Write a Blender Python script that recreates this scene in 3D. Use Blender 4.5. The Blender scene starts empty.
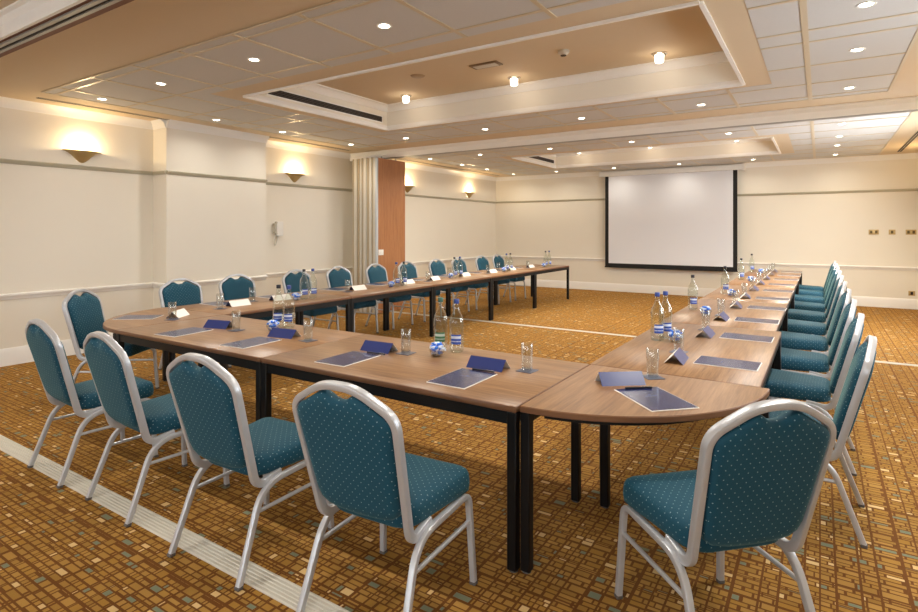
import bpy, bmesh, math, random
from mathutils import Vector, Matrix
R = math.radians
random.seed(7)
SC = bpy.context.scene
COL = SC.collection

# ------------------------------------------------------------------ camera, world, exposure
cam_d = bpy.data.cameras.new('camera')
cam_d.sensor_width = 36.0
cam_d.lens = 558.0 / 918.0 * 36.0
cam_d.shift_y = -76.0 / 918.0
cam_d.clip_start = 0.05
cam = bpy.data.objects.new('camera', cam_d)
cam.location = (0, 0, 1.5)
cam.rotation_euler = (math.pi / 2, 0, R(32.9))
COL.objects.link(cam)
SC.camera = cam

world = bpy.data.worlds.new('world')
SC.world = world
world.use_nodes = True
world.node_tree.nodes['Background'].inputs[0].default_value = (1.0, 0.85, 0.68, 1)
world.node_tree.nodes['Background'].inputs[1].default_value = 0.2

SC.view_settings.view_transform = 'Standard'
SC.view_settings.look = 'None'
SC.view_settings.gamma = 1
SC.view_settings.use_curve_mapping = False
SC.view_settings.exposure = 0.22
DOWN_W = 14.0      # watts of one ceiling downlight
COFFER_W = 1.0      # one glass coffer lamp
SCONCE_W = 13.0     # one wall uplighter
DAYLIGHT = 7.5      # brightness of the glowing panes added out of view as daylight
SC.cycles.use_denoising = True
SC.cycles.max_bounces = 10
SC.cycles.diffuse_bounces = 6
SC.cycles.transmission_bounces = 10
SC.cycles.transparent_max_bounces = 12
SC.cycles.caustics_reflective = False
SC.cycles.caustics_refractive = False
SC.cycles.sample_clamp_indirect = 4.0

# ------------------------------------------------------------------ materials
def srgb(r, g, b):
    f = lambda c: (c / 255 / 12.92) if c / 255 <= 0.04045 else ((c / 255 + 0.055) / 1.055) ** 2.4
    return (f(r), f(g), f(b), 1.0)

class NT:
    """small helper to write node graphs"""
    def __init__(s, name):
        s.m = bpy.data.materials.new(name)
        s.m.use_nodes = True
        s.t = s.m.node_tree
        s.b = s.t.nodes['Principled BSDF']
    def n(s, typ, **kw):
        nd = s.t.nodes.new(typ)
        for k, v in kw.items():
            setattr(nd, k, v)
        return nd
    def link(s, a, b):
        s.t.links.new(a, b)
    def val(s, nd, i, v):
        if hasattr(v, 'links') or isinstance(v, bpy.types.NodeSocket):
            s.link(v, nd.inputs[i])
        else:
            nd.inputs[i].default_value = v
    def math(s, op, a, b=None, c=None):
        nd = s.n('ShaderNodeMath', operation=op)
        s.val(nd, 0, a)
        if b is not None: s.val(nd, 1, b)
        if c is not None: s.val(nd, 2, c)
        return nd.outputs[0]
    def mix(s, fac, a, b):
        nd = s.n('ShaderNodeMix', data_type='RGBA')
        s.val(nd, 0, fac); s.val(nd, 6, a); s.val(nd, 7, b)
        return nd.outputs[2]
    def obj(s):
        return s.n('ShaderNodeTexCoord').outputs['Object']
    def xyz(s, v):
        return s.n('ShaderNodeSeparateXYZ'), v
    def sep(s, v):
        nd = s.n('ShaderNodeSeparateXYZ'); s.link(v, nd.inputs[0]); return nd.outputs
    def comb(s, x, y, z=0.0):
        nd = s.n('ShaderNodeCombineXYZ'); s.val(nd, 0, x); s.val(nd, 1, y); s.val(nd, 2, z); return nd.outputs[0]
    def noise(s, vec, scale, detail=2.0, rough=0.5):
        nd = s.n('ShaderNodeTexNoise'); s.link(vec, nd.inputs['Vector'])
        nd.inputs['Scale'].default_value = scale; nd.inputs['Detail'].default_value = detail
        nd.inputs['Roughness'].default_value = rough
        return nd.outputs[0]
    def scale(s, vec, sx, sy, sz):
        nd = s.n('ShaderNodeMapping'); s.link(vec, nd.inputs[0]); nd.inputs[3].default_value = (sx, sy, sz)
        return nd.outputs[0]
    def ramp(s, fac, stops):
        nd = s.n('ShaderNodeValToRGB'); s.link(fac, nd.inputs[0])
        e = nd.color_ramp.elements
        while len(e) < len(stops): e.new(0.5)
        for i, (p, c) in enumerate(stops):
            e[i].position = p; e[i].color = c
        return nd.outputs[0]
    def bump(s, h, strength, dist):
        nd = s.n('ShaderNodeBump'); s.link(h, nd.inputs['Height'])
        nd.inputs['Strength'].default_value = strength; nd.inputs['Distance'].default_value = dist
        s.link(nd.outputs[0], s.b.inputs['Normal'])

def plain(name, col, rough=0.5, metal=0.0, spec=0.5, var=0.05, vs=6.0, **kw):
    q = NT(name)
    q.b.inputs['Roughness'].default_value = rough
    q.b.inputs['Metallic'].default_value = metal
    q.b.inputs['Specular IOR Level'].default_value = spec
    nz = q.noise(q.obj(), vs, 3)
    dark = tuple(c * (1 - var) for c in col[:3]) + (1,)
    lite = tuple(min(1, c * (1 + var)) for c in col[:3]) + (1,)
    q.link(q.mix(nz, dark, lite), q.b.inputs['Base Color'])
    for k, v in kw.items():
        q.b.inputs[k].default_value = v
    return q.m

def emit(name, col, strength):
    q = NT(name)
    q.b.inputs['Base Color'].default_value = (0.8, 0.8, 0.8, 1)
    q.b.inputs['Emission Color'].default_value = col
    q.b.inputs['Emission Strength'].default_value = strength
    return q.m

def glass(name, tint, ior, amount=1.0):
    """thin clear glass: see-through with mirror-like edges"""
    q = NT(name)
    tr = q.n('ShaderNodeBsdfTransparent'); tr.inputs[0].default_value = tint
    gl = q.n('ShaderNodeBsdfGlossy'); gl.inputs['Roughness'].default_value = 0.03
    gl.inputs['Color'].default_value = (0.95, 0.96, 0.96, 1)
    lw = q.n('ShaderNodeLayerWeight'); lw.inputs[0].default_value = 0.5
    f = q.math('ADD', q.math('MULTIPLY', q.math('POWER', lw.outputs['Facing'], ior), amount), 0.05)
    mx = q.n('ShaderNodeMixShader'); q.link(f, mx.inputs[0]); q.link(tr.outputs[0], mx.inputs[1]); q.link(gl.outputs[0], mx.inputs[2])
    q.t.nodes.remove(q.b)
    q.link(mx.outputs[0], q.t.nodes['Material Output'].inputs[0])
    return q.m

M = {}
M['wall'] = plain('cream_wall_paint', srgb(233, 227, 213), 0.7, var=0.02, vs=2)
M['white_trim'] = plain('white_gloss_paint', srgb(240, 238, 233), 0.4, var=0.02)
M['rail'] = plain('grey_green_rail', srgb(182, 176, 154), 0.4, var=0.04)
M['plaster'] = plain('ceiling_plaster', srgb(212, 192, 161), 0.75, var=0.015, vs=1.5)
M['tile'] = plain('ceiling_tile', srgb(202, 200, 196), 0.8, var=0.03, vs=60)
M['tbar'] = plain('enamel_grid', srgb(200, 184, 154), 0.35, var=0.02)
M['black_slot'] = plain('dark_slot', srgb(40, 32, 26), 0.7)
M['brown_track'] = plain('brown_track_lining', srgb(120, 74, 48), 0.6)
M['grey_metal'] = plain('grey_track_metal', srgb(170, 166, 158), 0.4, metal=0.3)
M['frame_metal'] = plain('satin_aluminium', srgb(192, 195, 200), 0.34, metal=0.4, var=0.04, vs=30)
M['dark_rubber'] = plain('grey_rubber', srgb(95, 90, 86), 0.6)
M['black_metal'] = plain('black_powder_coat', srgb(13, 13, 15), 0.42, spec=0.3, var=0.1)
M['chrome'] = plain('chrome_ring', srgb(220, 215, 205), 0.25, metal=0.8)
M['brass'] = plain('brass', srgb(192, 166, 114), 0.35, metal=0.5, var=0.1)
M['white_plastic'] = plain('white_plastic', srgb(232, 230, 224), 0.4)
M['beige_panel'] = plain('beige_panel_edge', srgb(208, 204, 192), 0.5, var=0.03)
M['seal'] = plain('pale_seal', srgb(190, 196, 200), 0.5)
M['screen'] = plain('matte_white_screen', srgb(226, 228, 234), 0.9, var=0.008, vs=0.8)
M['black_cloth'] = plain('black_screen_border', srgb(22, 20, 20), 0.8)
M['paper'] = plain('white_card', srgb(240, 238, 232), 0.6, var=0.01)
M['navy_card'] = plain('navy_card', srgb(38, 52, 112), 0.3, spec=0.5, var=0.04)
M['coaster'] = plain('slate_blue_coaster', srgb(74, 86, 112), 0.3, var=0.05)
M['pen_black'] = plain('black_pen_plastic', srgb(26, 28, 40), 0.3)
M['water_glass'] = glass('water_filled_glass', (0.90, 0.93, 0.90, 1), 1.8, 0.85)
M['clear_glass'] = glass('clear_glass', (0.94, 0.95, 0.94, 1), 1.8, 0.85)
M['cap_blue'] = plain('blue_cap', srgb(52, 76, 150), 0.35)
M['cap_green'] = plain('green_cap', srgb(60, 104, 92), 0.35)
M['cap_dark'] = plain('dark_cap', srgb(40, 40, 48), 0.35)
M['mint_blue'] = plain('blue_wrapper', srgb(64, 132, 240), 0.25, var=0.2, vs=60)
M['mint_white'] = plain('white_wrapper', srgb(214, 228, 250), 0.25, var=0.1, vs=60)
M['downlight'] = emit('downlight_lens', (1.0, 0.9, 0.72, 1), 14.0)
M['lampglass'] = emit('glowing_frosted_glass', (1.0, 0.88, 0.70, 1), 4.0)
M['bulb'] = emit('glowing_bulb', (1.0, 0.82, 0.52, 1), 25.0)

def carpet():
    q = NT('woven_grid_carpet')
    v = q.obj()
    x, y, _ = q.sep(v)
    # irregular weave of brown lines: two brick lattices laid at right angles
    def brick(vec, bw, rh, mortar, off, freq, sq):
        nd = q.n('ShaderNodeTexBrick'); q.link(vec, nd.inputs['Vector'])
        nd.offset = off; nd.offset_frequency = freq; nd.squash = sq; nd.squash_frequency = 3
        nd.inputs['Color1'].default_value = (0, 0, 0, 1); nd.inputs['Color2'].default_value = (1, 1, 1, 1)
        nd.inputs['Mortar'].default_value = (0.5, 0.5, 0.5, 1)
        nd.inputs['Scale'].default_value = 1.0; nd.inputs['Mortar Size'].default_value = mortar
        nd.inputs['Mortar Smooth'].default_value = 0.15; nd.inputs['Bias'].default_value = 0.0
        nd.inputs['Brick Width'].default_value = bw; nd.inputs['Row Height'].default_value = rh
        return nd.outputs['Color'], nd.outputs['Fac']
    xw = q.math('ADD', x, q.math('ADD', q.math('MULTIPLY', q.math('SINE', q.math('MULTIPLY', x, 33.0)), 0.009), q.math('MULTIPLY', q.math('SINE', q.math('MULTIPLY', x, 12.7)), 0.012)))
    yw = q.math('ADD', y, q.math('ADD', q.math('MULTIPLY', q.math('SINE', q.math('MULTIPLY', y, 58.0)), 0.005), q.math('MULTIPLY', q.math('SINE', q.math('MULTIPLY', y, 21.0)), 0.008)))
    v0 = v
    v, x, y = q.comb(xw, yw, 0.0), xw, yw
    c1, f1 = brick(v, 0.062, 0.034, 0.0048, 0.37, 2, 1.3)
    vr = q.comb(y, x, 0.0)
    c2, f2 = brick(vr, 0.150, 0.074, 0.0054, 0.31, 3, 0.8)
    line = q.math('MAXIMUM', f1, f2)
    rnd = q.n('ShaderNodeSeparateColor'); q.link(c1, rnd.inputs[0]); r1 = rnd.outputs[0]
    rnd2 = q.n('ShaderNodeSeparateColor'); q.link(c2, rnd2.inputs[0])
    wn = q.n('ShaderNodeTexWhiteNoise', noise_dimensions='3D')
    q.link(q.comb(r1, q.math('FLOOR', q.math('DIVIDE', y, 0.034)), rnd2.outputs[0]), wn.inputs['Vector'])
    r2 = wn.outputs['Value']
    ground = q.ramp(q.math('FRACT', q.math('MULTIPLY', r2, 7.3)), [(0.0, srgb(146, 110, 50)), (0.5, srgb(172, 132, 68)), (1.0, srgb(156, 116, 48))])
    cream = q.math('GREATER_THAN', r2, 0.945)
    teal = q.math('LESS_THAN', r2, 0.055)
    col = q.mix(cream, ground, srgb(220, 188, 132))
    col = q.mix(teal, col, srgb(112, 128, 108))
    col = q.mix(line, col, srgb(96, 56, 24))
    fuzz = q.noise(v0, 260.0, 2.0)
    col2 = q.mix(q.math('MULTIPLY', fuzz, 0.25), col, srgb(84, 52, 20))
    q.link(col2, q.b.inputs['Base Color'])
    q.b.inputs['Roughness'].default_value = 0.95
    q.b.inputs['Specular IOR Level'].default_value = 0.15
    q.b.inputs['Sheen Weight'].default_value = 0.3
    q.b.inputs['Sheen Roughness'].default_value = 0.5
    q.b.inputs['Sheen Tint'].default_value = srgb(225, 165, 80)
    q.bump(q.math('SUBTRACT', fuzz, q.math('MULTIPLY', line, 0.6)), 0.35, 0.004)
    return q.m
M['carpet'] = carpet()

def wood(name, dark, mid, lite, rough, axis, sc=1.0):
    q = NT(name)
    v = q.obj()
    s = {'x': (1.3, 26, 26), 'z': (26, 26, 1.2)}[axis]
    vec = q.scale(v, *[k * sc for k in s])
    n1 = q.noise(vec, 1.6, 5, 0.62)
    n2 = q.noise(q.scale(v, *[k * 3.2 * sc for k in s]), 2.0, 3, 0.6)
    fac = q.math('ADD', q.math('MULTIPLY', n1, 0.72), q.math('MULTIPLY', n2, 0.28))
    q.link(q.ramp(fac, [(0.34, dark), (0.5, mid), (0.68, lite)]), q.b.inputs['Base Color'])
    q.b.inputs['Roughness'].default_value = rough
    q.bump(fac, 0.03, 0.001)
    return q.m
M['table_wood'] = wood('walnut_laminate', srgb(116, 84, 56), srgb(138, 103, 70), srgb(158, 122, 86), 0.35, 'x')
M['table_edge'] = plain('walnut_edge', srgb(120, 84, 58), 0.35, var=0.1)
M['panel_wood'] = wood('cherry_veneer', srgb(152, 100, 62), srgb(170, 115, 73), srgb(182, 127, 83), 0.45, 'z')

def fabric(name, seat):
    q = NT(name)
    tc = q.n('ShaderNodeTexCoord')
    o = q.sep(tc.outputs['Object']); nn = q.sep(tc.outputs['Normal'])
    P = 0.034
    nx, ny, nz_ = [q.math('ABSOLUTE', nn[i]) for i in range(3)]
    side = q.math('GREATER_THAN', nx, 0.7)                      # pick the plane the cloth lies in
    top = q.math('GREATER_THAN', nz_, 0.7)
    def sel(f, a, b):
        return q.math('ADD', q.math('MULTIPLY', f, b), q.math('MULTIPLY', q.math('SUBTRACT', 1.0, f), a))
    u = q.math('DIVIDE', sel(side, o[0], o[1]), P)
    w = q.math('DIVIDE', sel(top, o[2], o[1]), P)
    def lattice(off):
        fu = q.math('SUBTRACT', q.math('FRACT', q.math('ADD', u, off + 20.0)), 0.5)
        fw = q.math('SUBTRACT', q.math('FRACT', q.math('ADD', w, off + 20.0)), 0.5)
        return q.math('SQRT', q.math('ADD', q.math('MULTIPLY', fu, fu), q.math('MULTIPLY', fw, fw)))
    dist = q.math('MINIMUM', lattice(0.0), lattice(0.5))
    dot = q.math('LESS_THAN', dist, 0.062)
    nz = q.noise(tc.outputs['Object'], 420.0, 2)
    base = q.mix(nz, srgb(6, 54, 74), srgb(14, 79, 100))
    q.link(q.mix(dot, base, srgb(128, 158, 162)), q.b.inputs['Base Color'])
    q.b.inputs['Roughness'].default_value = 0.75
    q.b.inputs['Specular IOR Level'].default_value = 0.35
    q.b.inputs['Sheen Weight'].default_value = 0.25
    q.b.inputs['Sheen Roughness'].default_value = 0.4
    q.b.inputs['Sheen Tint'].default_value = srgb(150, 195, 185)
    q.bump(nz, 0.25, 0.002)
    return q.m
M['fab_seat'] = fabric('teal_dotted_fabric', True)
M['fab_back'] = M['fab_seat']

def pad_cover():
    q = NT('navy_pad_cover')
    o = q.sep(q.obj())
    # small pale crest and a line of tiny lettering at the middle of the cover
    ax = q.math('ABSOLUTE', o[0])
    ay = q.math('ABSOLUTE', q.math('SUBTRACT', o[1], 0.03))
    t = q.math('MULTIPLY', q.math('LESS_THAN', ax, 0.03), q.math('LESS_THAN', ay, 0.003))
    ay2 = q.math('ABSOLUTE', q.math('SUBTRACT', o[1], 0.046))
    c = q.math('LESS_THAN', q.math('ADD', ax, ay2), 0.008)
    f = q.math('MULTIPLY', q.math('MAXIMUM', t, c), 0.28)
    q.link(q.mix(f, srgb(36, 45, 88), srgb(170, 180, 205)), q.b.inputs['Base Color'])
    q.b.inputs['Roughness'].default_value = 0.22
    return q.m
M['pad_cover'] = pad_cover()

def bottle_label(name, base, band):
    q = NT(name)
    o = q.sep(q.obj())
    z = o[2]
    b1 = q.math('LESS_THAN', q.math('ABSOLUTE', q.math('SUBTRACT', z, 0.098)), 0.008)
    ang = q.math('ARCTAN2', o[0], o[1])
    letters = q.math('GREATER_THAN', q.math('FRACT', q.math('MULTIPLY', ang, 5.0)), 0.35)
    b2 = q.math('MULTIPLY', q.math('LESS_THAN', q.math('ABSOLUTE', q.math('SUBTRACT', z, 0.073)), 0.003), letters)
    q.link(q.mix(q.math('MAXIMUM', b1, b2), base, band), q.b.inputs['Base Color'])
    q.b.inputs['Roughness'].default_value = 0.35
    return q.m
M['label_blue'] = bottle_label('blue_bottle_label', srgb(44, 78, 170), srgb(215, 225, 240))
M['label_green'] = bottle_label('green_bottle_label', srgb(70, 120, 84), srgb(205, 220, 215))

# ------------------------------------------------------------------ mesh helpers
def link(name, bm, mats, parent=None, angle=40):
    me = bpy.data.meshes.new(name)
    bmesh.ops.recalc_face_normals(bm, faces=bm.faces)
    bm.to_mesh(me); bm.free()
    for m in (mats if isinstance(mats, (list, tuple)) else [mats]):
        me.materials.append(m)
    if angle:
        for p in me.polygons: p.use_smooth = True
        me.set_sharp_from_angle(angle=R(angle))
    o = bpy.data.objects.new(name, me)
    COL.objects.link(o)
    if parent is not None: o.parent = parent
    return o

def tag(o, label, cat, group=None, kind=None):
    o['label'] = label
    if cat: o['category'] = cat
    if group: o['group'] = group
    if kind: o['kind'] = kind
    return o

def thing(name, label, cat, loc=(0, 0, 0), rz=0.0, group=None):
    o = bpy.data.objects.new(name, None)
    o.empty_display_size = 0.1
    o.location = loc; o.rotation_euler = (0, 0, rz)
    COL.objects.link(o)
    return tag(o, label, cat, group)

def struct(name, bm, mats, angle=None):
    o = link(name, bm, mats, None, angle)
    o['kind'] = 'structure'
    return o

def dup(root, loc, rz, label, group=None):
    r = root.copy(); COL.objects.link(r)
    r.location = loc; r.rotation_euler = (0, 0, rz); r['label'] = label
    if group: r['group'] = group
    for ch in list(root.children):
        c = ch.copy(); COL.objects.link(c); c.parent = r
        for g in list(ch.children):
            d = g.copy(); COL.objects.link(d); d.parent = c
    return r

def box(bm, x0, x1, y0, y1, z0, z1, mi=0, bev=0.0, seg=1):
    vs = [bm.verts.new((x, y, z)) for z in (z0, z1) for y in (y0, y1) for x in (x0, x1)]
    fs = [bm.faces.new([vs[i] for i in f]) for f in ((0, 2, 3, 1), (4, 5, 7, 6), (0, 1, 5, 4), (2, 6, 7, 3), (0, 4, 6, 2), (1, 3, 7, 5))]
    for f in fs: f.material_index = mi
    if bev > 0:
        es = list({e for f in fs for e in f.edges})
        r = bmesh.ops.bevel(bm, geom=es, offset=bev, segments=seg, affect='EDGES', profile=0.6)
        for f in r['faces']: f.material_index = mi
    return vs

def lathe(bm, prof, n=24, mi=0, cx=0, cy=0, z0=0, a0=0.0, a1=2 * math.pi, close_ends=True):
    full = abs(a1 - a0 - 2 * math.pi) < 1e-6
    cols = n if full else n + 1
    rings = []
    for r, z in prof:
        if r < 1e-6 and full:
            rings.append([bm.verts.new((cx, cy, z0 + z))])
        else:
            rings.append([bm.verts.new((cx + r * math.cos(a0 + (a1 - a0) * k / n), cy + r * math.sin(a0 + (a1 - a0) * k / n), z0 + z)) for k in range(cols)])
    for A, B in zip(rings, rings[1:]):
        for k in range(n):
            k2 = (k + 1) % cols if full else k + 1
            if len(A) == 1 and len(B) == 1: continue
            if len(A) == 1: f = bm.faces.new((A[0], B[k2], B[k]))
            elif len(B) == 1: f = bm.faces.new((A[k], A[k2], B[0]))
            else: f = bm.faces.new((A[k], A[k2], B[k2], B[k]))
            f.material_index = mi
    if close_ends and full:
        for ring in (rings[0], rings[-1]):
            if len(ring) > 2:
                f = bm.faces.new(ring); f.material_index = mi

def prism(bm, poly, z0, z1, mi=0, mi_side=None):
    lo = [bm.verts.new((x, y, z0)) for x, y in poly]
    hi = [bm.verts.new((x, y, z1)) for x, y in poly]
    f = bm.faces.new(lo); f.material_index = mi
    f = bm.faces.new(hi); f.material_index = mi
    n = len(poly)
    for i in range(n):
        f = bm.faces.new((lo[i], lo[(i + 1) % n], hi[(i + 1) % n], hi[i]))
        f.material_index = mi if mi_side is None else mi_side

def fillet(pts, rads, seg=6):
    """round the corners of a polyline (quadratic curves)"""
    P = [Vector(p) for p in pts]
    out = [P[0]]
    for i in range(1, len(P) - 1):
        r = rads[i]
        a, b, c = P[i - 1], P[i], P[i + 1]
        if r <= 0: out.append(b); continue
        d1, d2 = (a - b), (c - b)
        r = min(r, d1.length * 0.49, d2.length * 0.49)
        s, e = b + d1.normalized() * r, b + d2.normalized() * r
        for k in range(seg + 1):
            t = k / seg
            out.append(s * (1 - t) ** 2 + b * 2 * t * (1 - t) + e * t * t)
    out.append(P[-1])
    return out

def rprof(a, b, r=0.35):
    """rounded rectangular tube profile, half sizes a, b"""
    c = min(a, b) * r * 2
    pts = []
    for sx, sy, ang in ((1, 1, 0), (-1, 1, 90), (-1, -1, 180), (1, -1, 270)):
        cx, cy = sx * (a - c), sy * (b - c)
        for k in range(3):
            t = R(ang + 45 * k)
            pts.append((cx + c * math.cos(t), cy + c * math.sin(t)))
    return pts

def sweep(bm, path, prof, n0, cap=True, mi=0):
    """carry a profile along a path with a rotation-minimising frame starting at normal n0"""
    n0 = Vector(n0)
    rings = []
    N = None
    prevT = None
    for i, p in enumerate(path):
        if i == 0: T = (path[1] - path[0]).normalized()
        elif i == len(path) - 1: T = (path[-1] - path[-2]).normalized()
        else: T = ((path[i + 1] - p).normalized() + (p - path[i - 1]).normalized()).normalized()
        if N is None:
            N = (n0 - T * n0.dot(T)).normalized()
        else:
            q = prevT.rotation_difference(T)
            N = q @ N
            N = (N - T * N.dot(T)).normalized()
        prevT = T
        B = T.cross(N)
        rings.append([bm.verts.new(p + N * a + B * b) for a, b in prof])
    k = len(prof)
    for A, Bv in zip(rings, rings[1:]):
        for j in range(k):
            f = bm.faces.new((A[j], A[(j + 1) % k], Bv[(j + 1) % k], Bv[j])); f.material_index = mi
    if cap:
        for r_ in (rings[0], rings[-1]):
            f = bm.faces.new(r_); f.material_index = mi

def strip(bm, prof, p0, p1, mi=0):
    """moulding: profile of (outward, z) carried straight from p0 to p1; outward = left of the direction"""
    p0, p1 = Vector(p0), Vector(p1)
    d = (p1 - p0).normalized()
    out = Vector((-d.y, d.x, 0))
    A = [bm.verts.new(p0 + out * a + Vector((0, 0, z))) for a, z in prof]
    B = [bm.verts.new(p1 + out * a + Vector((0, 0, z))) for a, z in prof]
    k = len(prof)
    for j in range(k):
        f = bm.faces.new((A[j], A[(j + 1) % k], B[(j + 1) % k], B[j])); f.material_index = mi
    for r_ in (A, B):
        f = bm.faces.new(r_); f.material_index = mi

# ------------------------------------------------------------------ the room
XL, XR, YB, YN, ZC = -7.55, 1.62, 13.55, -4.8, 2.95
BRX, BRY0, BRY1 = -7.23, 4.08, 5.65        # chimney breast on the left wall
YT1, YT2 = 1.55, 7.92                      # the two floor tracks

bm = bmesh.new(); box(bm, XL, XR, YN, YB, -0.1, 0.0)
struct('floor', bm, M['carpet'])

bm = bmesh.new()
box(bm, XL - 0.15, XL, YN, YB, 0, 3.0)
box(bm, XL, BRX, BRY0, BRY1, 0, ZC)
struct('wall_left', bm, M['wall'])
bm = bmesh.new(); box(bm, XL - 0.15, XR + 0.15, YB, YB + 0.15, 0, 3.0)
struct('wall_back', bm, M['wall'])
bm = bmesh.new(); box(bm, XR, XR + 0.15, YN, YB, 0, 3.0)
struct('wall_right', bm, M['wall'])
bm = bmesh.new(); box(bm, XL - 0.15, XR + 0.15, YN - 0.15, YN, 0, 3.0)
struct('wall_front', bm, M['wall'])

COFFERS = [(-5.22, -0.64, 3.80, 6.17), (-5.15, -0.63, 9.90, 12.08)]
ZK = 3.28
bm = bmesh.new()
def slab(x0, x1, y0, y1): box(bm, x0, x1, y0, y1, ZC, ZC + 0.04, 0)
ys = [YN, COFFERS[0][2], COFFERS[0][3], COFFERS[1][2], COFFERS[1][3], YB]
slab(XL, XR, ys[0], ys[1]); slab(XL, XR, ys[2], ys[3]); slab(XL, XR, ys[4], ys[5])
for cx0, cx1, cy0, cy1 in COFFERS:
    slab(XL, cx0, cy0, cy1); slab(cx1, XR, cy0, cy1)
    box(bm, cx0 - 0.05, cx1 + 0.05, cy0 - 0.05, cy1 + 0.05, ZK, ZK + 0.04, 0)
    for a in ((cx0 - 0.05, cx0, cy0 - 0.05, cy1 + 0.05), (cx1, cx1 + 0.05, cy0 - 0.05, cy1 + 0.05),
              (cx0, cx1, cy0 - 0.05, cy0), (cx0, cx1, cy1, cy1 + 0.05)):
        box(bm, a[0], a[1], a[2], a[3], ZC + 0.001, ZK, 1)
struct('ceiling', bm, [M['plaster'], M['wall']])

# ceiling tiles (thin sheets just below the plaster) with a raised metal grid between them
bm = bmesh.new()
def tiles(x0, x1, y0, y1): box(bm, x0, x1, y0, y1, ZC - 0.004, ZC)
T1 = (-6.85, 0.60, 2.54, 7.30)
B1 = (-5.46, -0.40, 3.54, 6.33)
T2 = (-6.85, 0.95, 8.25, 13.35)
B2 = (-5.38, -0.40, 9.70, 12.28)
for T, B in ((T1, B1), (T2, B2)):
    tiles(T[0], T[1], T[2], B[2]); tiles(T[0], T[1], B[3], T[3])
    tiles(T[0], B[0], B[2], B[3]); tiles(B[1], T[1], B[2], B[3])
struct('trim_1', bm, M['tile'])
bm = bmesh.new()
def bar_y(x, y0, y1, w=0.016): box(bm, x - w, x + w, y0, y1, ZC - 0.010, ZC - 0.003)
def bar_x(y, x0, x1, w=0.014): box(bm, x0, x1, y - w, y + w, ZC - 0.009, ZC - 0.003)
for (T, B, rows) in ((T1, B1, (2.66, 3.38, 4.09, 4.76, 5.06, 5.80, 6.52, 7.14)), (T2, B2, (8.4, 9.05, 9.75, 10.45, 11.15, 11.85, 12.4, 13.1))):
    for k in range(-1, 10):
        x = -0.09 + 0.7115 - 0.7115 * (k + 1) if k >= 0 else 0.58
        if k < 0: continue
        if not (T[0] < x < T[1]): continue
        if B[0] < x < B[1]:
            bar_y(x, T[2], B[2]); bar_y(x, B[3], T[3])
        else: bar_y(x, T[2], T[3], 0.02)
    for y in rows:
        if B[2] < y < B[3]:
            bar_x(y, T[0], B[0]); bar_x(y, B[1], T[1])
        else: bar_x(y, T[0], T[1])
    for e in ((T[0], T[0]), (T[1], T[1])): bar_y(e[0], T[2], T[3], 0.012)
    bar_x(T[2], T[0], T[1], 0.01); bar_x(T[3], T[0], T[1], 0.01)
struct('trim_2', bm, M['tbar'])

# coffer mouldings: a proud lip round each opening and a small cove at the top
bm = bmesh.new()
lip = [(-0.022, -0.02), (0.008, -0.02), (0.016, 0.0), (0.010, 0.03), (0, 0.045), (-0.022, 0.0)]
cove = [(0, -0.09), (0.015, -0.085), (0.03, -0.05), (0.06, -0.02), (0.09, -0.012), (0.09, 0), (0, 0)]
for cx0, cx1, cy0, cy1 in COFFERS:
    for p0, p1 in (((cx0, cy0), (cx1, cy0)), ((cx1, cy0), (cx1, cy1)), ((cx1, cy1), (cx0, cy1)), ((cx0, cy1), (cx0, cy0))):
        strip(bm, lip, (p0[0], p0[1], ZC), (p1[0], p1[1], ZC))
        strip(bm, cove, (p0[0], p0[1], ZK), (p1[0], p1[1], ZK))
struct('trim_3', bm, M['white_trim'], 30)

# long dark linear slots in the ceiling beside the walls
bm = bmesh.new()
for x, y0, y1 in ((-7.19, 2.62, 7.45), (-7.19, 8.15, 13.1), (1.23, 2.62, 7.45), (1.23, 8.15, 13.1)):
    box(bm, x - 0.034, x - 0.004, y0, y1, ZC - 0.003, ZC + 0.002, 0)
    box(bm, x + 0.004, x + 0.034, y0, y1, ZC - 0.003, ZC + 0.002, 0)
    for dx in (-0.039, -0.003, 0.034):
        box(bm, x + dx - 0.001, x + dx + 0.005, y0, y1, ZC - 0.005, ZC + 0.002, 1)
struct('trim_4', bm, [M['black_slot'], M['tbar']])

# bulkheads that carry the folding walls
def bulkhead(name, y):
    bm = bmesh.new()
    box(bm, XL, XR, y - 0.02, y + 0.14, 2.84, ZC, 0)
    crn = [(0, -0.13), (0.022, -0.13), (0.022, -0.10), (0.03, -0.085), (0.032, -0.055), (0.05, -0.04), (0.06, -0.022), (0.085, -0.015), (0.085, 0), (0, 0)]
    strip(bm, crn, (XR, y - 0.02, ZC), (XL, y - 0.02, ZC), 0)            # towards the near bay (left of -X direction is -Y)
    crf = [(0, -0.09), (0.03, -0.085), (0.032, -0.055), (0.05, -0.04), (0.06, -0.022), (0.085, -0.015), (0.085, 0), (0, 0)]
    strip(bm, crf, (XL, y + 0.14, ZC), (XR, y + 0.14, ZC), 0)
    box(bm, XL, XR, y - 0.02, y + 0.14, 2.828, 2.84, 1)
    box(bm, XL, XR, y + 0.035, y + 0.062, 2.826, 2.829, 2)
    box(bm, XL, XR, y + 0.062, y + 0.085, 2.815, 2.829, 3)
    box(bm, XL, XR, y + 0.01, y + 0.035, 2.815, 2.829, 3)
    return struct(name, bm, [M['white_trim'], M['brown_track'], M['black_slot'], M['grey_metal']], 30)
bulkhead('trim_5', YT1 + 0.0)
bulkhead('trim_6', YT2 - 0.05)

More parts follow.
